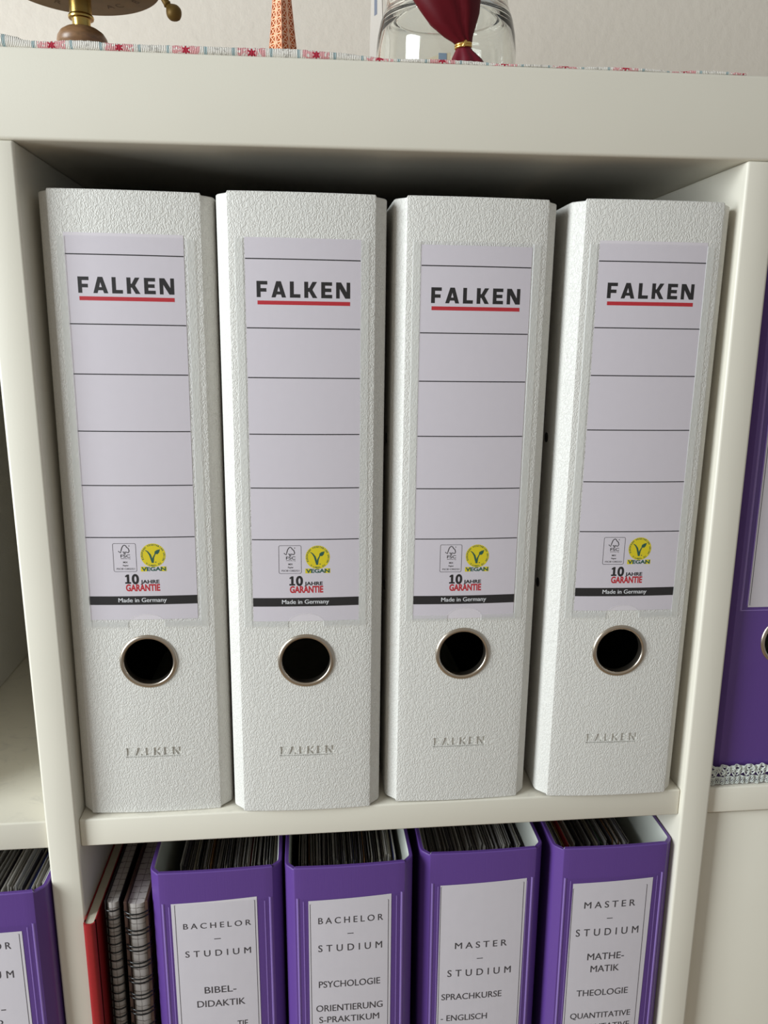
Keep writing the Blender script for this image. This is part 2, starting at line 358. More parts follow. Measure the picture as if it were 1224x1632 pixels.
class Print:
    """flat artwork laid on a slightly bowed spine: (x, z) in mm, layer steps towards the viewer"""
    def __init__(s, sp, off): s.sp = sp; s.off = off; s.mb = MB()
    def P(s, x, z, layer): return (x, s.sp(x)-s.off-layer*0.03, z)
    def poly(s, pts, mi, layer=1):
        s.mb.add([s.P(x, z, layer) for x, z in pts], [tuple(range(len(pts)))], mi)
    def rect(s, x0, x1, z0, z1, mi, layer=1, nx=1):
        vs = []; fs = []
        for i in range(nx+1):
            x = x0+(x1-x0)*i/nx; vs += [s.P(x, z0, layer), s.P(x, z1, layer)]
        for i in range(nx): fs.append((2*i, 2*i+2, 2*i+3, 2*i+1))
        s.mb.add(vs, fs, mi)
    def quad(s, c, mi, layer=1, nx=10):
        # four corners: bottom-left, bottom-right, top-right, top-left
        vs = []; fs = []
        for i in range(nx+1):
            t = i/nx
            vs += [s.P(c[0][0]*(1-t)+c[1][0]*t, c[0][1]*(1-t)+c[1][1]*t, layer), s.P(c[3][0]*(1-t)+c[2][0]*t, c[3][1]*(1-t)+c[2][1]*t, layer)]
        for i in range(nx): fs.append((2*i, 2*i+2, 2*i+3, 2*i+1))
        s.mb.add(vs, fs, mi)
    def stroke(s, pts, wd, mi, layer=1, closed=False):
        n = len(pts); L_ = []; R_ = []
        for i, p in enumerate(pts):
            a = pts[(i-1) % n] if (closed or i > 0) else p; b = pts[(i+1) % n] if (closed or i < n-1) else p
            d = Vector((b[0]-a[0], b[1]-a[1])).normalized(); nn = Vector((-d.y, d.x)); ww = wd[i] if isinstance(wd, (list, tuple)) else wd
            L_.append((p[0]+nn.x*ww/2, p[1]+nn.y*ww/2)); R_.append((p[0]-nn.x*ww/2, p[1]-nn.y*ww/2))
        vs = [s.P(x, z, layer) for x, z in L_+R_]
        s.mb.add(vs, [(n+i, n+(i+1) % n, (i+1) % n, i) for i in range(n if closed else n-1)], mi)
    def disc(s, x, z, r, mi, layer=1, n=40): s.poly([(x+r*math.cos(2*PI*k/n), z+r*math.sin(2*PI*k/n)) for k in range(n)], mi, layer)
    def text(s, body, x0, x1, z, cap, mi, layer=1, spacing=1.0, weight=0.0, rot=None, italic=0.0):
        vs, fs = text_shape(body, spacing, weight)
        a = min(p[0] for p in vs); b = max(p[0] for p in vs); k = cap/CAP
        kx = (x1-x0)/(b-a) if x1 is not None else k
        out = []
        for (px, py) in vs:
            X = (px-a)*kx + (italic*py*k); Z = py*k
            if rot is not None:   # rot = (angle): centre glyph on x0, turn about (x0, z)
                X -= (b-a)*kx/2; c_, s_ = math.cos(rot), math.sin(rot); X, Z = X*c_-Z*s_, X*s_+Z*c_
            out.append(s.P(x0+X, z+Z, layer))
        s.mb.add(out, fs, mi)
    def build(s, name, mats, parent): return s.mb.build(name, mats, parent, recalc=False)

# ------------------------------------------------------------------ the room
def struct(name, mb, m): o = mb.build(name, m); o['kind'] = 'structure'; return o
struct('wall_back', MB().box(-2200, 2600, 402, 460, -1103, 1500), wall_m)
struct('floor', MB().box(-2200, 2600, -2600, 402, -1120, -1103), floor_m)

# ------------------------------------------------------------------ the cube shelf
T = 16.2
shelf = thing('cube_shelf', 'cream white cube shelf unit holding white and purple binders against the wall', 'shelf', (167.5, 0, -1103))
def sh(x): return x-167.5
def board(name, x0, x1, y0, y1, z0, z1, b=1.3, m=None):
    return MB().box(sh(x0), sh(x1), y0, y1, z0+1103, z1+1103).build(name, m or cream, shelf, bevel=b, segs=3, smooth=40)
XL, XR = -T-335, 335+T+335
board('top_board', XL-37, XR+37, 0, 390, 335.15, 372, 1.6)
board('bottom_board', XL-37, XR+37, 0, 390, -1103, -1066, 1.6)
board('side_panel', XL-37, XL, 0, 390, -1065.9, 335.1); board('side_panel', XR, XR+37, 0, 390, -1065.9, 335.1)
board('divider', -T, 0, 0, 390, -1065.9, 335.1, 1.45); board('divider', 335, 335+T, 0, 390, -1065.9, 335.1, 1.45)
for k in range(3):
    z1 = -k*(335+T)
    for (a, b) in ((XL, -T), (0, 335), (335+T, XR)):
        board('shelf_board', a+.05, b-.05, 3.3, 389, z1-T, z1, 1.0, shelf_m)

# ------------------------------------------------------------------ lever arch binders
def bow(half, flat, b):
    return lambda x: -b*(1-min(1.0, abs(x)/flat)**2)
def cover_mesh(name, half, flat, ch, b, H, D, back, th, mats, hole_r, hole_z, cut_letters=None):
    sp = bow(half, flat, b)
    right = [(flat-1.2, sp(flat-1.2)), (flat, .15), (flat+.6, .75), (half-1.4, ch-1.9), (half-.5, ch-.7), (half, ch+1.0), (half+.1, ch+6), (half-.2, 60), (back, D)]
    n = 14; mid = [(-(flat-1.2)+2*(flat-1.2)*i/n, sp(-(flat-1.2)+2*(flat-1.2)*i/n)) for i in range(1, n)]
    prof = [(-x, y) for x, y in reversed(right)] + mid + right
    N = len(prof)
    def offset(d):
        out = []
        for i, p in enumerate(prof):
            a = prof[max(i-1, 0)]; c = prof[min(i+1, N-1)]; t = Vector((c[0]-a[0], c[1]-a[1])).normalized()
            out.append((p[0]-t.y*d, p[1]+t.x*d))
        return out
    inner = offset(th); rim = offset(.45); rimi = offset(th-.45)
    mb = MB(); rows = []
    def drop(i):   # the folds are cut back a little at both ends
        x = abs(prof[i][0]); return .9 if flat+.3 < x and prof[i][1] < 20 else (0 if x <= flat+.3 else .5)
    rows.append([(x, y, 0+drop(i)) for i, (x, y) in enumerate(rim)])
    rows.append([(x, y, .45+drop(i)) for i, (x, y) in enumerate(prof)])
    rows.append([(x, y, H-.45-drop(i)) for i, (x, y) in enumerate(prof)])
    rows.append([(x, y, H-drop(i)) for i, (x, y) in enumerate(rim)])
    rows.append([(x, y, H-drop(i)) for i, (x, y) in enumerate(rimi)])
    rows.append([(x, y, H-.45-drop(i)) for i, (x, y) in enumerate(inner)])
    rows.append([(x, y, .45+drop(i)) for i, (x, y) in enumerate(inner)])
    rows.append([(x, y, 0+drop(i)) for i, (x, y) in enumerate(rimi)])
    vs = [p for r in rows for p in r]; R_ = len(rows); fs = []
    for j in range(R_):
        k = (j+1) % R_
        for i in range(N-1): fs.append((j*N+i, j*N+i+1, k*N+i+1, k*N+i))
    fs.append(tuple(j*N for j in range(R_))); fs.append(tuple(j*N+N-1 for j in reversed(range(R_))))
    mb.add(vs, fs); me = mb.mesh(name, mats)
    cut = [MB().lathe([(hole_r, -12), (hole_r, 14)], 64, (0, 0, hole_z), 'y').mesh('temporary', mats)]
    if cut_letters:
        lm = MB(); x0, x1, z0, zc = cut_letters; L_, W_ = wide_letters('FALKEN'); k = (x1-x0)/W_
        def prism(pl):
            m_ = len(pl); pts = [(x0+px*k, z0+py*zc) for px, py in pl]
            lm.add([(x, -6, z) for x, z in pts]+[(x, sp(x)+.6, z) for x, z in pts],
                   [tuple(range(m_)), tuple(m_+i for i in reversed(range(m_)))]+[(i, m_+i, m_+(i+1) % m_, (i+1) % m_) for i in range(m_)])
        for pl in L_: prism(pl[0])
        prism([(-.06, -.22), (W_+.06, -.22), (W_+.06, -.10), (-.06, -.10)])
        cut.append(lm.mesh('temporary', mats))
    out = boolean_cut(me, cut); out.name = name
    out.materials.clear()
    for m in mats: out.materials.append(m)
    for p in out.polygons:
        x, y, z = [c/S for c in p.center]
        n = p.normal
        ax = abs(x)
        ins = (ax < half-th*.55 and y > max(sp(x), 0)+th*.55 and ((ax < flat-1 and n.y > .3) or (y > ch+3 and n.x*x < -.2) or (flat-1 <= ax and n.y > .2 and y < ch+6)))
        p.material_index = 1 if ins else 0
    out.shade_smooth(); out.set_sharp_from_angle(angle=math.radians(28))
    return out, sp

def ring_part(parent, sp, z, r_in=12.3, r_out=14.7):
    y = sp(0)+.15
    prof = [(r_in, 4), (r_in-.0, -.2), (r_in+.35, -.75), (r_in+1.0, -1.0), (r_out-.7, -.75), (r_out-.1, -.35), (r_out, .3), (r_in+.6, .3), (r_in+.6, 4)]
    return MB().lathe([(r, h) for r, h in prof], 64, (0, y, z), 'y', closed=True).build('finger_ring', nickel, parent, smooth=50)

def rounded(x0, x1, z0, z1, r, n=4):
    pts = []
    for (cx, cz, a0) in ((x1-r, z0+r, -90), (x1-r, z1-r, 0), (x0+r, z1-r, 90), (x0+r, z0+r, 180)):
        for k in range(n+1):
            a = math.radians(a0+90*k/n); pts.append((cx+r*math.cos(a), cz+r*math.sin(a)))
    return pts

def pocket_part(parent, sp, half, z0, z1, mats, ww=3.3, notch=9.3, film_top=None):
    """clear pocket welded on the spine: two side welds, a bottom weld with a thumb notch, the film and its notch"""
    p = Print(sp, .32); ft = film_top or z1-1.5
    def strip(xa, xb, za, zb):
        q = Print(sp, .40); q.rect(xa, xb, za, zb, 0, 0, 3)
        vs = q.mb.v; p.mb.add(vs, q.mb.f, 0)
        # the little step down to the cover on both edges
        e = .38
        p.mb.add([(xa, sp(xa)-.4, za), (xa, sp(xa)-.4, zb), (xa-e, sp(xa)-.02, zb), (xa-e, sp(xa)-.02, za)], [(0, 1, 2, 3)], 0)
        p.mb.add([(xb, sp(xb)-.4, za), (xb, sp(xb)-.4, zb), (xb+e, sp(xb)-.02, zb), (xb+e, sp(xb)-.02, za)], [(3, 2, 1, 0)], 0)
    strip(-half, -half+ww, z0, z1); strip(half-ww, half, z0, z1)
    for (xa, xb) in ((-half+ww, -notch), (notch, half-ww)): strip(xa, xb, z0, z0+ww)
    xs = sorted(set([-half+ww+(2*half-2*ww)*i/24 for i in range(25)]+[-notch+2*notch*i/20 for i in range(21)]))
    vs = []; fs = []
    for x in xs:
        zb = z0+.5 if abs(x) >= notch else z0+1.8+math.sqrt(max(0, 1-(x/notch)**2))*5.4
        vs += [p.P(x, zb, 1), p.P(x, ft, 1)]
    for i in range(len(xs)-1): fs.append((2*i, 2*i+2, 2*i+3, 2*i+1))
    p.mb.add(vs, fs, 1)
    # the cut lip of the thumb notch
    arc = [(-notch, z0)]+[(notch*math.cos(a), z0+1.8+5.4*math.sin(a)) for a in [PI-PI*k/24 for k in range(25)]]+[(notch, z0)]
    p.stroke(arc, .28, 0, 2)
    return p.build('label_pocket', mats, parent)

def white_insert(parent, sp, dx, zb, h=187.0, wd=53.8):
    p = Print(sp, .10); x0 = dx-wd/2; x1 = dx+wd/2
    p.rect(x0, x1, zb, zb+h, 0, 0, 16)
    def X(v): return x0+v
    def Z(v): return zb+v
    for z in (177.6, 146.4, 123.3, 96.2, 69.6, 43.3): p.rect(X(0.2), X(wd-.2), Z(z-.25), Z(z+.25), 1, 1, 16)
    L_, W_ = wide_letters('FALKEN'); k = 43.6/W_
    for pl in L_:
        o_ = [(X(5.2)+a*k, Z(160.4)+b*7.3) for a, b in pl[0]]
        if len(pl) == 1: p.poly(o_, 1)
        else:   # letter with a counter: join the hole by a seam
            hl = [(X(5.2)+a*k, Z(160.4)+b*7.3) for a, b in pl[1]]
            o = o_
            p.poly([o[0], o[1], o[2], hl[0], hl[1], o[7]], 1)
            p.poly([o[2], o[3], hl[2], hl[0]], 1)
            p.poly([o[3], o[4], o[5], o[6], hl[1], hl[2]], 1)
            p.poly([o[7], hl[1], o[6]], 1)
    p.rect(X(5.5), X(48.8), Z(157.1), Z(158.9), 2, 1, 12)
    # forest mark in its box
    bx0, bx1, bz0, bz1 = X(13.4), X(24.6), Z(25.6), Z(40.2)
    p.stroke(rounded(bx0, bx1, bz0, bz1, .7), .22, 5, 1, True)
    q = lambda u, v: (bx0+u*(bx1-bx0), bz0+v*(bz1-bz0))
    p.stroke([q(.23,.73), q(.33,.67), q(.36,.76), q(.40,.86), q(.45,.92), q(.51,.945), q(.57,.92), q(.61,.86), q(.66,.84), q(.69,.79), q(.71,.73), q(.67,.68), q(.59,.685), q(.59,.70), q(.53,.70), q(.53,.635), q(.48,.635), q(.48,.70), q(.42,.70)], .42, 1, 1)
    p.disc(*q(.71, .915), .25, 1, 1, 10)
    p.text('FSC', q(.32, 0)[0], q(.74, 0)[0], q(0, .505)[1], 1.5, 1, weight=.015)
    p.text('www.fsc.org', q(.32, 0)[0], q(.74, 0)[0], q(0, .45)[1], .55, 1)
    p.text('MIX', q(.42, 0)[0], q(.62, 0)[0], q(0, .305)[1], .85, 1, weight=.02)
    p.text('Papier', q(.40, 0)[0], q(.65, 0)[0], q(0, .195)[1], .75, 1, weight=.02)
    p.text('FSC® C002321', q(.12, 0)[0], q(.92, 0)[0], q(0, .07)[1], .85, 1, weight=.01)
    # round yellow sign with a V that ends in a leaf
    cx, cz, R_ = X(32.9), Z(34.0), 6.15
    p.disc(cx, cz, R_, 3, 1, 56)
    def ringtext(word, r, a0, a1, inv=False):
        n = len(word)
        for i, ch in enumerate(word):
            if ch == ' ': continue
            a = math.radians(a0+(a1-a0)*i/(n-1)); rot = a-PI/2 if not inv else a+PI/2
            p.text(ch, cx+r*math.cos(a), None, cz+r*math.sin(a), .78, 4, 2, weight=.03, rot=rot)
    ringtext('EUROPEAN VEGETARIAN UNION', 5.05, 202, -28)
    ringtext('V-LABEL.EU', 5.75, 232, 308, True)
    p.stroke([(cx-3.7, cz+2.7), (cx-2.6, cz+1.9), (cx-1.5, cz+.3), (cx-.3, cz-3.9)], [.25, .6, .9, 1.0], 4, 2)
    p.stroke([(cx-.3, cz-3.9), (cx+.1, cz-1.2), (cx+.9, cz+.5), (cx+1.9, cz+1.6)], [.9, .75, .5, .3], 4, 2)
    p.poly([(cx+.75, cz+.75), (cx+2.2, cz+.55), (cx+3.0, cz+1.4), (cx+3.5, cz+3.1), (cx+2.0, cz+2.75), (cx+.9, cz+2.0)], 4, 2)
    p.disc(cx+1.15, cz-3.6, .3, 4, 2, 10)
    p.rect(cx-6.3, cx+6.3, Z(25.6), Z(28.1), 3, 1)
    p.text('VEGAN', cx-6.0, cx+6.0, Z(25.9), 1.9, 4, 2, weight=.035)
    # ten year guarantee
    p.poly([(X(18.4)+a, Z(19.2)+b_) for a, b_ in ((.1,0),(3.0,0),(3.0,.85),(2.2,.85),(2.2,4.9),(1.2,4.9),(.15,4.1),(.35,3.4),(1.0,3.7),(1.0,.85),(.1,.85))], 1)
    p.text('0', X(21.8), X(25.4), Z(19.2), 4.8, 1, weight=.04)
    p.text('JAHRE', X(26.1), X(35.4), Z(19.3), 1.75, 1, weight=.035)
    p.text('GARANTIE', X(18.7), X(35.6), Z(15.4), 3.3, 2, weight=.04)
    p.rect(x0, x1, Z(8.0), Z(12.6), 1, 1, 16)
    p.text('Made in Germany', X(14.6), X(38.5), Z(9.4), 2.2, 6, 2)
    p.text('Made in Germany', X(14.72), X(38.62), Z(9.4), 2.2, 6, 2.3)
    return p.build('spine_label', [paper_w, ink, red_ink, yellow_ink, green_ink, ink_soft, white_ink], parent)

WH, WF, WC, WB, HT, DP = 39.7, 34.0, 6.2, 1.3, 316.4, 285
white_me, wsp = cover_mesh('cover', WH, WF, WC, WB, HT, DP, 35.5, 2.6, [white_cover, shaded_lining], 12.9, 87.6, (-14.0, 14.2, 34.0, 4.5))

def place(o, xb, y, z0, half, roll, yaw):
    r = math.radians(roll); o.rotation_euler = (0, r, math.radians(yaw))
    o.location = (xb*S, y*S, (z0+half*abs(math.sin(r))+.05)*S)
GW = 'white lever arch binders'
def white_binder(label, xb, y, roll, yaw, ldx, lzb):
    t = thing('lever_arch_binder', label, 'binder', group=GW)
    link_mesh('cover', white_me, t)
    for z in (200, 119):      # black rivets on the left cover
        MB().lathe([(0.1, -.5), (2.2, -.4), (2.6, 0), (2.6, 1)], 16).build('rivet', black_cover, t, smooth=40)
        rv = children(t)[-1]; rv.rotation_euler = (0, -PI/2, 0); rv.location = ((-WH+.5)*S, 23*S, z*S)
    ring_part(t, wsp, 87.6)
    white_insert(t, wsp, ldx, lzb)
    pocket_part(t, wsp, 30.8, 106.3, 296.0, [weld, film_m], film_top=296.3)
    place(t, xb, y, 0, WH, roll, yaw)
    return t
white_binder('white lever arch binder leftmost of the upper four, against the left shelf divider', 40.4, 7.6, .58, 0, -1.0, 110.6)
white_binder('white lever arch binder, second from left of the upper four', 121.7, 2.4, .46, -.3, .3, 109.4)
white_binder('white lever arch binder, third of the upper four, its label sitting lowest', 204.8, 4.9, .45, .5, -.2, 107.6)
white_binder('white lever arch binder standing rightmost of the four, next to the right divider', 290.0, 2.0, .45, -1.0, .5, 110.6)
b = white_binder('white lever arch binder showing only its plain side, in the upper left compartment', -140.2, 6, 0, 0, 0, 110)

PH, PF, PC, PB, PT = 36.0, 30.8, 6.0, .9, 318
purple_me, psp = cover_mesh('cover', PH, PF, PC, PB, PT, DP, 33.5, 2.6, [purple_cover, pale_lining], 12.9, 87.6)
GP = 'purple lever arch binders'
def purple_binder(label, xb, y, z0, yaw, draw, half=29.5, roll=0, pz=(106, 296)):
    t = thing('lever_arch_binder', label, 'binder', group=GP)
    link_mesh('cover', purple_me, t)
    ring_part(t, psp, 87.6)
    p = Print(psp, .12); draw(p)
    p.build('spine_label', [paper_p, ink_soft], t)
    pocket_part(t, psp, half, pz[0], pz[1], [weld_p, film_m], ww=.55, film_top=pz[1]-.6)
    q = Print(psp, .42)
    for x in (-half+3.4, half-3.4): q.rect(x-.22, x+.22, pz[0]+3, pz[1]-2, 0, 0)
    q.build('weld_seam', [weld_p], t)
    place(t, xb, y, z0, PH, roll, yaw)
    return t
ZL = -335-T                       # floor of the lower compartments
def lab(corners, border, lines):
    def draw(p):
        p.quad(corners, 0, 0)
        (x0, x1, z0, z1) = border
        p.stroke([(x0, z0), (x1, z0), (x1, z1), (x0, z1)], .35, 1, 1, True)
        for (tx, a, b_, z, cap, spc) in lines:
            if tx == '-': p.rect(a, b_, z-.26, z+.26, 1)
            else:
                p.text(tx, a, b_-.14, z, cap, 1, 1, spc); p.text(tx, a+.14, b_, z+.06, cap, 1, 1.2, spc)
    return draw
def rel(xb): return (lambda x: x-xb), (lambda z: z-ZL)
# each label in its own binder's measure (x from the binder's middle, z from the floor of the compartment)
X, Z = rel(70.9)
d1 = lab([(X(46.3), Z(-241)), (X(92.9), Z(-241)), (X(92.8), Z(-51.0)), (X(46.0), Z(-52.4))], (X(48.0), X(91.6), Z(-239), Z(-53.2)),
 [('BACHELOR', X(52), X(89.2), Z(-68.9), 3.5, 1.5), ('-', X(68.6), X(72.2), Z(-76.1), 0, 0), ('STUDIUM', X(52.3), X(88.6), Z(-87.3), 4.0, 1.7),
  ('BIBEL-', X(61.8), X(79.6), Z(-112), 4.3, 1), ('DIDAKTIK', X(57.3), X(84.4), Z(-121.2), 4.3, 1), ('TIE', X(79.4), X(85.3), Z(-136.6), 4.3, 1)])
X, Z = rel(144.6)
d2 = lab([(X(120.7), Z(-242)), (X(167.4), Z(-242)), (X(167.8), Z(-52.6)), (X(121.3), Z(-54))], (X(122.2), X(166.2), Z(-240), Z(-56.2)),
 [('BACHELOR', X(126.6), X(163.2), Z(-69.2), 4.0, 1.5), ('-', X(142.9), X(146.4), Z(-76.3), 0, 0), ('STUDIUM', X(126.4), X(162.7), Z(-87.6), 4.4, 1.7),
  ('PSYCHOLOGIE', X(126.4), X(161.7), Z(-111.8), 4.3, 1), ('ORIENTIERUNG', X(124.7), X(163.2), Z(-128.2), 4.3, 1), ('S-PRAKTIKUM', X(126.3), X(161.2), Z(-136.1), 4.2, 1)])
X, Z = rel(221.3)
d3 = lab([(X(195.6), Z(-242)), (X(246), Z(-242)), (X(247.2), Z(-52.4)), (X(196.6), Z(-53.8))], (X(197.0), X(245.6), Z(-240), Z(-54.8)),
 [('MASTER', X(206), X(237), Z(-96.9), 4.2, 1.5), ('-', X(219.3), X(222.9), Z(-104.3), 0, 0), ('STUDIUM', X(202), X(240.2), Z(-116.1), 4.6, 1.7),
  ('SPRACHKURSE', X(198.8), X(235.2), Z(-132.4), 4.2, 1), ('- ENGLISCH', X(198.7), X(226.8), Z(-147.5), 4.1, 1)])
X, Z = rel(298.5)
d4 = lab([(X(272.6), Z(-244)), (X(320.6), Z(-244)), (X(322.2), Z(-55.0)), (X(274.1), Z(-56.2))], (X(274.4), X(318.9), Z(-242), Z(-59.5)),
 [('MASTER', X(281.6), X(312.5), Z(-73.2), 4.3, 1.5), ('-', X(295.8), X(299.3), Z(-80.6), 0, 0), ('STUDIUM', X(277.7), X(315.9), Z(-92.2), 4.8, 1.7),
  ('MATHE-', X(285.7), X(308.3), Z(-109.1), 4.6, 1), ('MATIK', X(288.2), X(305.9), Z(-117.7), 4.5, 1), ('THEOLOGIE', X(280.7), X(312.7), Z(-134.6), 4.3, 1),
  ('QUANTITATIVE', X(277.8), X(315.5), Z(-150.9), 4.0, 1), ('QUALITATIVE', X(281.0), X(315.5), Z(-159.3), 4.0, 1)])
X, Z = rel(-52.9)
d0 = lab([(X(-76), Z(-246)), (X(-29.8), Z(-246)), (X(-29.7), Z(-56.3)), (X(-76), Z(-56.3))], (X(-74.6), X(-31.2), Z(-244), Z(-57.8)),
 [('BACHELOR', X(-73), X(-35.8), Z(-66.6), 4.2, 1.5), ('-', X(-56.4), X(-52.9), Z(-74), 0, 0), ('STUDIUM', X(-72.5), X(-36.1), Z(-84.8), 4.6, 1.7),
  ('u-', X(-49.6), X(-42.3), Z(-106.3), 4.3, 1), ('lo', X(-49.4), X(-44.5), Z(-114.2), 4.3, 1)])
d5 = lab([(-24.6, 108), (24.6, 108), (24.6, 297), (-24.6, 297)], (-23.6, 23.6, 109.2, 296), [])
PL = [('purple binder labelled BACHELOR STUDIUM BIBELDIDAKTIK, beside the wire-bound notebooks', 70.9, .2, .7, d1),
      ('purple binder labelled BACHELOR STUDIUM PSYCHOLOGIE, second from left in the lower row', 144.6, -2.0, .5, d2),
      ('purple binder labelled MASTER STUDIUM SPRACHKURSE, with the title set low on its label', 221.3, 3.6, .3, d3),
      ('purple binder labelled MASTER STUDIUM MATHEMATIK THEOLOGIE, next to the right divider', 298.5, 1.4, .2, d4)]
for (lb, xb, y, yaw, d) in PL: purple_binder(lb, xb, y, ZL, yaw, d, pz=(106, 299.2))
purple_binder('purple binder cut off by the left photo edge in the lower left compartment', -53.4, -8.6, ZL, 0, d0, pz=(106, 299.2))
purple_binder('purple binder with lace at its foot, in the upper right compartment', 390.0, 8.6, 0, 1.0, d5, half=28.5)

# ------------------------------------------------------------------ filed papers seen in the open tops of the purple binders
def sheet_mats():
    cols = {'sheet_white': (.50, .47, .43), 'sheet_grey': (.33, .31, .30), 'sheet_cream': (.45, .41, .32), 'sheet_yellow': (.55, .42, .15), 'sheet_red': (.42, .03, .04),
            'sheet_blue': (.08, .10, .32), 'sheet_green': (.05, .20, .10), 'sheet_brown': (.26, .12, .04), 'sheet_dark': (.08, .07, .08)}
    return [mat(k, v, .8) for k, v in cols.items()]
SM = sheet_mats()
def papers(label, xb, y0, x0, x1, lean, mixw, seed):
    rnd = random.Random(seed); mb = MB(); x = x0; base = ZL+8
    ph = rnd.random()*6
    while x < x1:
        th = rnd.choice((.2, .25, .35, .5, .8)); mi = rnd.choices(range(9), mixw)[0]
        top = ZL+297+rnd.uniform(-5, 3) - (4 if mi in (3, 4, 5, 6, 7) and rnd.random() < .4 else 0)
        ys = y0+rnd.uniform(0, 3.5); ye = y0+208+rnd.uniform(-2, 2)
        t = (x-x0)/(x1-x0); ln = lean*t + rnd.uniform(-.5, .5)
        nn = 8; vs = []; fs = []
        for i in range(nn+1):
            yy = ys+(ye-ys)*i/nn; wob = .25*math.sin(i*.9+ph+x*.35)+rnd.uniform(-.1, .1)
            tz = top+rnd.uniform(-.35, .35)
            for (zz, fx) in ((base, 0), (base+230, ln*.45), (tz, ln)):
                vs += [(x+fx+wob*(zz-base)/290, yy, zz), (x+fx+wob*(zz-base)/290+th, yy, zz)]
        for i in range(nn):
            a = i*6; b_ = a+6
            for (p, q_) in ((0, 2), (2, 4)):
                fs += [(a+p, b_+p, b_+q_, a+q_), (a+p+1, a+q_+1, b_+q_+1, b_+p+1)]
            fs += [(a+4, b_+4, b_+5, a+5)]
        fs += [(0, 2, 3, 1), (2, 4, 5, 3)]
        mb.add(vs, fs, mi); x += th+rnd.choice((.05, .1, .2, .45))
    o = mb.build('filed_papers', SM, None, recalc=True)
    tag(o, label, 'paper', kind='stuff'); return o
papers('dog-eared sheets filed in the purple BIBELDIDAKTIK binder', 70.9, 30, 46, 98, 4, (8, 7, 3, 0, .3, .5, 0, 1, 4), 3)
papers('sheets filed in the purple PSYCHOLOGIE binder', 144.6, 28, 116, 172, 2, (9, 7, 3, 0, 0, .3, 0, 1, 3), 5)
papers('fanned sheets leaning right in the purple SPRACHKURSE binder', 221.3, 32, 189, 236, 17, (10, 8, 0, 0, 0, 0, 0, 0, 2), 8)
papers('sheets with red, yellow and green dividers filed in the purple MATHEMATIK binder', 298.5, 30, 267, 319, 2, (5, 6, 3, 2, 1, 1, 1, 1, 4), 11)
papers('worn sheets with brown and blue dividers filed in the far left purple binder', -53, 20, -84, -25, 3, (8, 6, 2, 0, .5, 1.5, 0, 2.5, 3), 13)

# ------------------------------------------------------------------ red book and the two wire-bound notebooks
bk = thing('book', 'thin red cloth hardcover book standing against the left divider', 'book', (3.3, -6.5, ZL))
mb = MB()
for s_ in (-1, 1): mb.box(s_*3.0-.6 if s_ > 0 else -3.0, 3.0 if s_ > 0 else -2.4, 2.5, 208, 0, 294)
prof = [(-3.0, 4.0), (-3.0, 1.4), (-2.3, .35), (-1.0, 0), (1.0, 0), (2.3, .35), (3.0, 1.4), (3.0, 4.0), (2.4, 4.0), (2.3, 1.7), (1.0, .9), (-1.0, .9), (-2.3, 1.7), (-2.4, 4.0)]
n_ = len(prof)
mb.add([(x, y, 0) for x, y in prof]+[(x, y, 294) for x, y in prof], [(i, (i+1) % n_, n_+(i+1) % n_, n_+i) for i in range(n_)]+[tuple(range(n_)), tuple(n_+i for i in reversed(range(n_)))])
mb.build('cover', red_cloth, bk, smooth=50)
MB().box(-2.35, 2.35, 1.8, 204, 2, 293.2).build('page_block', cream_pages, bk)

def notebook(label, xb, y, pw, ct, cm, r, pitch, pair, top, roll, cw):
    t = thing('spiral_notebook', label, 'notebook', group='wire-bound notebooks')
    h = top
    mb = MB(); nx = 8; vs = []; fs = []; N = 2*(nx+1)
    # page block with slightly rounded front edge
    pr = [(-pw/2+pw*i/nx, 1.6*abs(i/nx*2-1)**3) for i in range(nx+1)]; pr += [(pw/2, 206), (-pw/2, 206)]
    n2 = len(pr)
    mb.add([(x, yy, 1.5) for x, yy in pr]+[(x, yy, h-2) for x, yy in pr], [(i, (i+1) % n2, n2+(i+1) % n2, n2+i) for i in range(n2)]+[tuple(range(n2)), tuple(n2+i for i in reversed(range(n2)))])
    mb.build('page_block', squared, t, smooth=40)
    for s_ in (-1, 1):
        a = s_*(pw/2+.25); b_ = s_*(pw/2+.25+ct)
        MB().box(min(a, b_), max(a, b_), -.5, 208, 0, h).build('cover', cm, t, bevel=.3)
    mw = MB(); z = h-6; zs = []
    while z > 8: zs.append(z); z -= pitch
    for z in zs:
        for dz in ((0, 2.6) if pair else (0,)):
            pts = []
            for k in range(21):
                a = math.radians(-130+260*k/20)-PI/2
                pts.append((cw*math.cos(a)*1.0, 2.6+r*math.sin(a)*.9, z-dz+(.5*k/20 if not pair else 0)))
            mw.tube(pts, .42, 6)
    mw.build('wire_binding', wire_m, t, smooth=60)
    place(t, xb, y, ZL, pw/2+1, roll, 0)
    return t
notebook('slimmer black wire-bound notebook next to the red book', 10.9, 4.5, 6.4, .55, black_cover, 5.2, 5.4, False, 300, .5, 4.6)
notebook('thicker brown wire-bound notebook with paired rings, beside the purple binder', 23.3, 3.6, 9.2, 1.7, brown_leather, 6.6, 10.6, True, 299, .6, 7.1)

# ------------------------------------------------------------------ door panel, lace
dr = thing('cabinet_door', 'plain cream door panel closing the lower right compartment', 'door', (335+T+167.5, 6.5, ZL))
MB().box(-165.5, 165.5, 0, 16, 1.5, 334-1.2).build('door_panel', cream, dr, bevel=.8, segs=2, smooth=40)

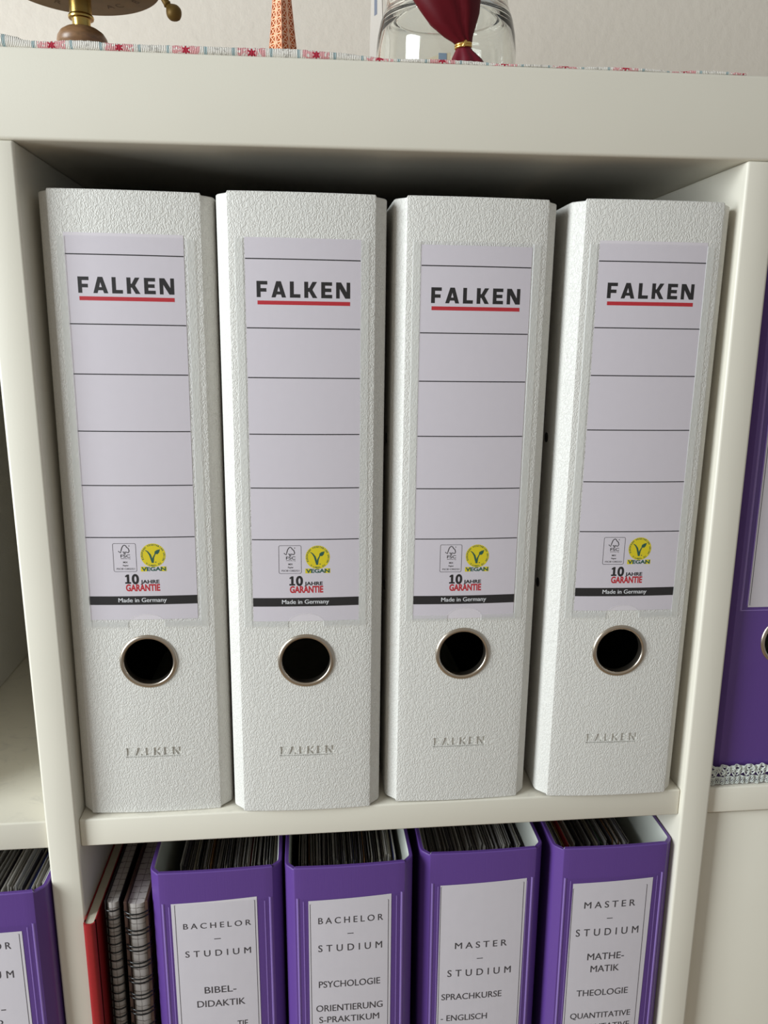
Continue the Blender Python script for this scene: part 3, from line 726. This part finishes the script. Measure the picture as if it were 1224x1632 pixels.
lc = MB()
x0, x1 = 352.4, 428.0
yy = 5.6
def wob(x, z): return (x, yy+.35*math.sin(x*2.1)+.25*math.sin(x*.7+z), z+.35*math.sin(x*.9))
def run(f, step=.35, r=.34):
    r *= .72
    n = int((x1-x0)/step); lc.tube([wob(*f(x0+(x1-x0)*i/n)) for i in range(n+1)], r, 5)
tri = lambda x, p: abs(((x/p) % 1)*2-1)
run(lambda x: (x, 1.0+1.9*tri(x, 2.0))); run(lambda x: (x, 1.0+1.9*tri(x+1.0, 2.0)))
run(lambda x: (x, 2.9+1.8*tri(x, 2.0))); run(lambda x: (x, 2.9+1.8*tri(x+1.0, 2.0)))
run(lambda x: (x, 1.0), .8); run(lambda x: (x, 4.8), .8, .45); run(lambda x: (x, 5.3), .8, .4)
run(lambda x: (x, 6.1+5.2*tri(x, 7.5)), .35, .6); run(lambda x: (x, 6.1+5.2*tri(x+3.75, 7.5)), .35, .6); run(lambda x: (x, 6.0+5.4*tri(x+1.9, 7.5)), .35, .45)
run(lambda x: (x, 8.6), .6, .5); run(lambda x: (x, 9.6+.8*tri(x, 1.6)), .3, .42); run(lambda x: (x, 11.4+.7*math.sin(x*.84)), .4, .6); run(lambda x: (x, 12.2+.9*math.sin(x*.84)), .35, .5)
for i in range(12): lc.tube([wob(x0+.3*(i % 3), .8+i*1.05), wob(x0+.9-.3*(i % 2), 1.9+i*1.05)], .65, 5)
lo = lc.build('lace_ribbon', lace_m, None, smooth=60)
tag(lo, 'pale crocheted lace ribbon along the foot of the purple binder at the right', 'lace')

# ------------------------------------------------------------------ printed cloth on top of the shelf
prof_px = [(-60,5.0),(0,5.6),(16,4.9),(36,3.3),(65,3.1),(98,3.8),(131,3.8),(163,3.2),(200,3.4),(298,3.4),(430,4.0),(510,3.1),(560,2.0),(590,1.3),(660,1.6),(730,1.7),(780,1.0),(850,.9),(900,.9),(940,1.4),(1000,1.1),(1045,.9),(1060,.5),(1075,.6),(1100,1.4),(1150,1.2),(1190,.7)]
prof_mm = [(-1.8+p/1224*342, h) for p, h in prof_px]
def hem(x):
    if x <= prof_mm[0][0]: return prof_mm[0][1]
    for (a, ha), (b_, hb) in zip(prof_mm, prof_mm[1:]):
        if x <= b_:
            t = (x-a)/(b_-a); t = t*t*(3-2*t); return ha*(1-t)+hb*t
    return .6
cm_ = MB(); xa, xb_ = -260.0, 330.8; NX = 400; SEC = None; vs = []
rc = random.Random(2)
for i in range(NX+1):
    x = xa+(xb_-xa)*i/NX; h = hem(x)+.12*math.sin(x*1.7)+.08*math.sin(x*4.1)
    h = max(h, .5); r = h/2; yc = 1.3+.4*math.sin(x*.13)+r
    sec = [(262, .05), (40, .05), (yc+r, .05)]
    for k in range(9):
        a = -PI/2-PI*k/8; sec.append((yc+r*.9*math.cos(a), r+.06+r*math.sin(a)))
    flat = 1.5
    sec += [(yc+r+1.0, h*.75+flat*.25), (yc+2*r+3, flat+.2), (30, flat), (120, flat), (262, flat)]
    SEC = len(sec); vs += [(x, y, z+372.02) for y, z in sec]
fs = []
for i in range(NX):
    for k in range(SEC):
        k2 = (k+1) % SEC; fs.append((i*SEC+k, (i+1)*SEC+k, (i+1)*SEC+k2, i*SEC+k2))
fs += [tuple(range(SEC)), tuple(NX*SEC+k for k in reversed(range(SEC)))]
vs = [(x, y, z-372.0) for x, y, z in vs]
cm_.add(vs, fs)
co = cm_.build('table_runner', cloth_m, None, smooth=70); co.location = (0, 0, 372.0*S)
tag(co, 'printed cloth runner with pink patches and red stars lying along the shelf top', 'cloth')
ZT = 373.55

# ------------------------------------------------------------------ brass instrument
bi = thing('brass_instrument', 'old brass instrument with round engraved plate and turned wooden foot', 'ornament', (22.3, 40, ZT))
MB().lathe([(8.5, 0), (9.6, .6), (9.9, 2.6), (8.6, 5.5), (8.4, 8), (9.8, 10.2), (11.2, 12), (11.5, 13.6), (11.1, 15.4), (9.8, 17.4), (7.6, 18.9), (4.0, 19.7)], 48).build('foot', turned_wood, bi, smooth=60)
MB().lathe([(4.3, 18.6), (4.1, 19.5), (4.1, 22.9), (4.3, 23.3), (5.6, 23.5), (5.8, 24.2), (5.5, 24.9), (5.1, 25.2), (5.0, 27), (5.0, 38.6)], 40).build('column', brass, bi, smooth=40)
pl = MB().lathe([(0.1, 38.0), (36.0, 38.0), (36.5, 38.3), (36.6, 39.0), (36.5, 39.8), (36.0, 40.2), (30, 40.3), (29, 41.0), (0.1, 41.0)], 96).build('plate', brass_dark, bi, smooth=35)
em = MB()
for (tx, ang, rr, hh) in (('B', 262, 27.5, 5.0), ('A', 287, 28, 5.0), ('C', 298, 28, 5.0), ('8', 320, 29, 5.0), ('R', 236, 28, 5.0), ('N', 215, 28, 5.0), ('E', 345, 28, 5.0)):
    v2, f2 = text_shape(tx, 1, .0); a_ = min(p[0] for p in v2); b_ = max(p[0] for p in v2); k = hh*.8/CAP
    th = math.radians(ang-270)*.8; out = []
    for (px, py) in v2:
        u = (px-(a_+b_)/2)*k; v = (py-CAP/2)*k; ca, sa = math.cos(th), math.sin(th)
        # upright when read from below: letter-up points towards the front
        gx = u*ca+v*-sa*-1*0 - v*sa*0; gx = u*ca - v*sa; gy = -(u*-sa*-1 + v*ca)
        out.append((rr*math.cos(math.radians(-ang))+gx, rr*abs(math.sin(math.radians(ang)))*.9+gy, 37.93))
    em.add(out, f2)
em.build('engraving', engrave, bi, recalc=False)
MB().lathe([(5.5, 40.9), (5.2, 43), (3.2, 45), (4.5, 48), (5.2, 51), (4.4, 54), (2.0, 56), (.1, 56.6)], 32).build('finial', brass, bi, smooth=50)
hd = MB(); 
hd.tube([(35.0, 0, 39.2), (37.2, 0, 36.5), (39.8, 0, 31.6)], [1.8, 1.8, 1.6], 14)
A = Vector((39.6, 0, 31.9)); B = Vector((45.3, 0, 25.0)); pts = []; rr = []
for k in range(15):
    t = k/14; pts.append(A.lerp(B, t)); rr.append([1.6, 1.9, 1.4, 1.9, 2.5, 3.0, 3.35, 3.55, 3.65, 3.6, 3.4, 3.05, 2.5, 1.7, .4][k])
hd.tube(pts, rr, 20)
hd.build('handle', brass_dark, bi, smooth=60)

# ------------------------------------------------------------------ copper tower
tw = thing('tower_figurine', 'copper lattice tower souvenir standing on the cloth', 'figurine', (111.9, 200, ZT), (0, 0, math.radians(43)))
def wd(h):
    P_ = [(0, 54), (8, 45), (20, 35), (30, 29), (34, 26), (50, 16.5), (60, 13.4), (67, 12.3), (80, 10.3), (95.5, 8.2), (120, 5.6), (150, 3.4), (172, 2.2)]
    for (a, wa), (b_, wb) in zip(P_, P_[1:]):
        if h <= b_: return wa+(wb-wa)*(h-a)/(b_-a)
    return 2.0
core = MB(); hs = [62, 67, 73, 80, 88, 95.5, 104, 112, 120, 130, 140, 150, 160, 172]
vs = []
for h in hs:
    a = wd(h)/2-.25; vs += [(-a, -a, h), (a, -a, h), (a, a, h), (-a, a, h)]
fs = []
for i in range(len(hs)-1):
    for k in range(4): fs.append((i*4+k, i*4+(k+1) % 4, i*4+4+(k+1) % 4, i*4+4+k))
fs += [(3, 2, 1, 0), tuple(len(vs)-4+k for k in range(4))]
core.add(vs, fs); core.build('shaft', copper, tw)
# four splayed legs under the second deck
for sx_ in (-1, 1):
    for sy_ in (-1, 1):
        lg = MB(); hh = [0, 8, 20, 30, 34, 50, 60, 64]; vs = []
        for h in hh:
            o_ = wd(h)/2; t_ = max(3.2, min(o_*.48, 11*(1-h/90)))
            i_ = max(o_-t_, 1.0); vs += [(sx_*i_, sy_*i_, h), (sx_*o_, sy_*i_, h), (sx_*o_, sy_*o_, h), (sx_*i_, sy_*o_, h)]
        fs = []
        for i in range(len(hh)-1):
            for k in range(4): fs.append((i*4+k, i*4+(k+1) % 4, i*4+4+(k+1) % 4, i*4+4+k))
        fs += [(3, 2, 1, 0), tuple(len(vs)-4+k for k in range(4))]
        lg.add(vs, fs); lg.build('leg', copper, tw)
for (h, e, t_) in ((31, 2.2, 3.0), (61.5, 1.4, 2.2), (152, .9, 1.6)):
    a = wd(h)/2+e; MB().box(-a, a, -a, a, h-t_/2, h+t_/2).build('deck', copper, tw, bevel=.3)
lat = MB()
def face(k, u, h, out=0.0):
    a = wd(h)/2+out; x, y = u, -a; c_, s_ = math.cos(k*PI/2), math.sin(k*PI/2)
    return (x*c_-y*s_, x*s_+y*c_, h)
for k in range(4):
    hs2 = [63.5+5.0*i for i in range(22)]
    for a, b_ in zip(hs2, hs2[1:]):
        wa, wb = wd(a)/2, wd(b_)/2
        for (l0, l1) in ((-1, -.08), (.08, 1)):
            for (p, q_) in (((l0*wa, a), (l1*wb, b_)), ((l1*wa, a), (l0*wb, b_)), ((l0*wa, a), (l1*wa, a))):
                lat.bar(face(k, p[0], p[1]), face(k, q_[0], q_[1]), .55, .55)
            for l in (l0, l1): lat.bar(face(k, l*wa, a), face(k, l*wb, b_), .75, .6)
lat.build('lattice', copper_bar, tw)
MB().lathe([(1.3, 171), (1.0, 174), (.5, 176), (.35, 188), (.05, 189)], 10).build('mast', copper, tw, smooth=50)

# ------------------------------------------------------------------ glass jar, red pouch, tag, card
jr = thing('glass_jar', 'clear glass jar with a narrower neck on the shelf top', 'jar', (203.8, 90, ZT))
outer = [(0.01, 0), (33, 0), (36.5, 1.2), (38, 4), (38.4, 8), (38.3, 30), (37.6, 38), (36.2, 45), (34.3, 50), (33.3, 53), (33.2, 58), (33.6, 62), (33.2, 70), (33.8, 72), (33.6, 75), (32.4, 76)]
inner = [(31.0, 75.4), (30.6, 70), (30.3, 55), (30.0, 51.6), (27.6, 50), (27.3, 48.8), (30.2, 47), (33.4, 43.2), (35.0, 38), (35.8, 30), (35.9, 9), (34.8, 6), (31, 4.8), (0.01, 4.4)]
MB().lathe(outer+inner, 96).build('jar_body', glass_m, jr, smooth=50, weld=.03)

po = thing('satin_pouch', 'dark red satin pouch tied with gold cord in front of the glass jar', 'pouch', (204.4, 41, ZT))
lv = [(19.2, 0, 3.2, 2.6), (21.0, -.6, 5.0, 3.2), (23.2, -2.6, 7.2, 4.4), (28.2, -5.3, 11.4, 6.2), (33.6, -6.8, 14.4, 7.6), (39.2, -8.8, 16.8, 8.4), (46, -10, 18.6, 8.6), (52, -10.5, 18.8, 7.8), (58, -10.6, 17.0, 6.0), (63, -10.6, 12.5, 3.8), (66, -10.6, 6, 1.6)]
nn = 56; vs = []
for (z, xc, rx_, ry_) in lv:
    for k in range(nn):
        a = 2*PI*k/nn; f = max(0, 1-(z-19)/34)
        fold = 1+.10*f*math.sin(5*a+.6)+.035*math.sin(3*a+z*.12)
        # one deep crease running down the front right of centre
        cr = math.exp(-((a-(PI*1.5+.42-.010*(z-20)))/.16)**2)*.20
        vs.append((xc+rx_*math.cos(a)*(1+.0*fold), ry_*math.sin(a)*(fold-cr), z))
fs = []
for i in range(len(lv)-1):
    for k in range(nn): fs.append((i*nn+k, i*nn+(k+1) % nn, (i+1)*nn+(k+1) % nn, (i+1)*nn+k))
fs += [tuple(reversed(range(nn))), tuple((len(lv)-1)*nn+k for k in range(nn))]
MB().add(vs, fs).build('pouch_body', satin, po, smooth=60)
tl = MB(); lv2 = [(19.4, 0, 3.1, 2.5), (17, .6, 4.4, 3.0), (13.5, 2.2, 7.6, 3.6), (8, 3.4, 10.2, 4.2), (3, 3.8, 11.5, 4.6), (.4, 3.8, 11.8, 4.8)]; vs = []
for (z, xc, rx_, ry_) in lv2:
    for k in range(nn):
        a = 2*PI*k/nn; f = (20-z)/20
        vs.append((xc+rx_*math.cos(a)*(1+.08*f*math.sin(7*a)), ry_*math.sin(a)*(1+.28*f*math.sin(7*a+.8)), z))
fs = []
for i in range(len(lv2)-1):
    for k in range(nn): fs.append((i*nn+k, (i+1)*nn+k, (i+1)*nn+(k+1) % nn, i*nn+(k+1) % nn))
fs += [tuple(range(nn)), tuple((len(lv2)-1)*nn+k for k in reversed(range(nn)))]
tl.add(vs, fs).build('pouch_tail', satin2, po, smooth=60)
gc = MB()
for dz in (-.75, .35): gc.tube([(3.7*math.cos(2*PI*k/28), 3.1*math.sin(2*PI*k/28), 19.3+dz+.5*math.cos(2*PI*k/28)) for k in range(28)], .7, 7, closed=True)
gc.tube([(-.5, -3.2, 18.2), (0, -3.9, 19.2), (.6, -3.3, 20.2)], .9, 8)
gc.build('gold_cord', gold, po, smooth=60)

tg = thing('paper_tag', 'small cream and blue paper tag behind the red pouch', 'tag', (189.5, 48.6, ZT))
MB().add([(-7, 0, 0.1), (10, 0, .1), (10, 0, 18.6), (6, 0, 18.0), (-7, 0, 13.6), (-7, .4, 0.1), (10, .4, .1), (10, .4, 18.6), (6, .4, 18.0), (-7, .4, 13.6)],
    [(0,1,2,3,4), (9,8,7,6,5), (0,5,6,1), (1,6,7,2), (2,7,8,3), (3,8,9,4), (4,9,5,0)]).build('tag_paper', cream_tag, tg)
MB().box(3.9, 8.0, -.12, -.02, 8, 18.2).build('blue_patch', blue_tag, tg)

cd = thing('paper_card', 'slim white card with blue print standing left of the glass jar', 'card', (169, 137, ZT), (0, 0, math.radians(-66)))
MB().add([(-11, -.2, 0), (12, -.2, 0), (7, -.2, 84), (-5, -.2, 84), (-11, .2, 0), (12, .2, 0), (7, .2, 84), (-5, .2, 84)],
    [(0,1,2,3), (7,6,5,4), (0,4,5,1), (1,5,6,2), (2,6,7,3), (3,7,4,0)]).build('card_sheet', card_m, cd)
MB().box(-1.4, 2.0, -.32, -.22, 66, 80).build('printed_mark', blue_ink, cd)
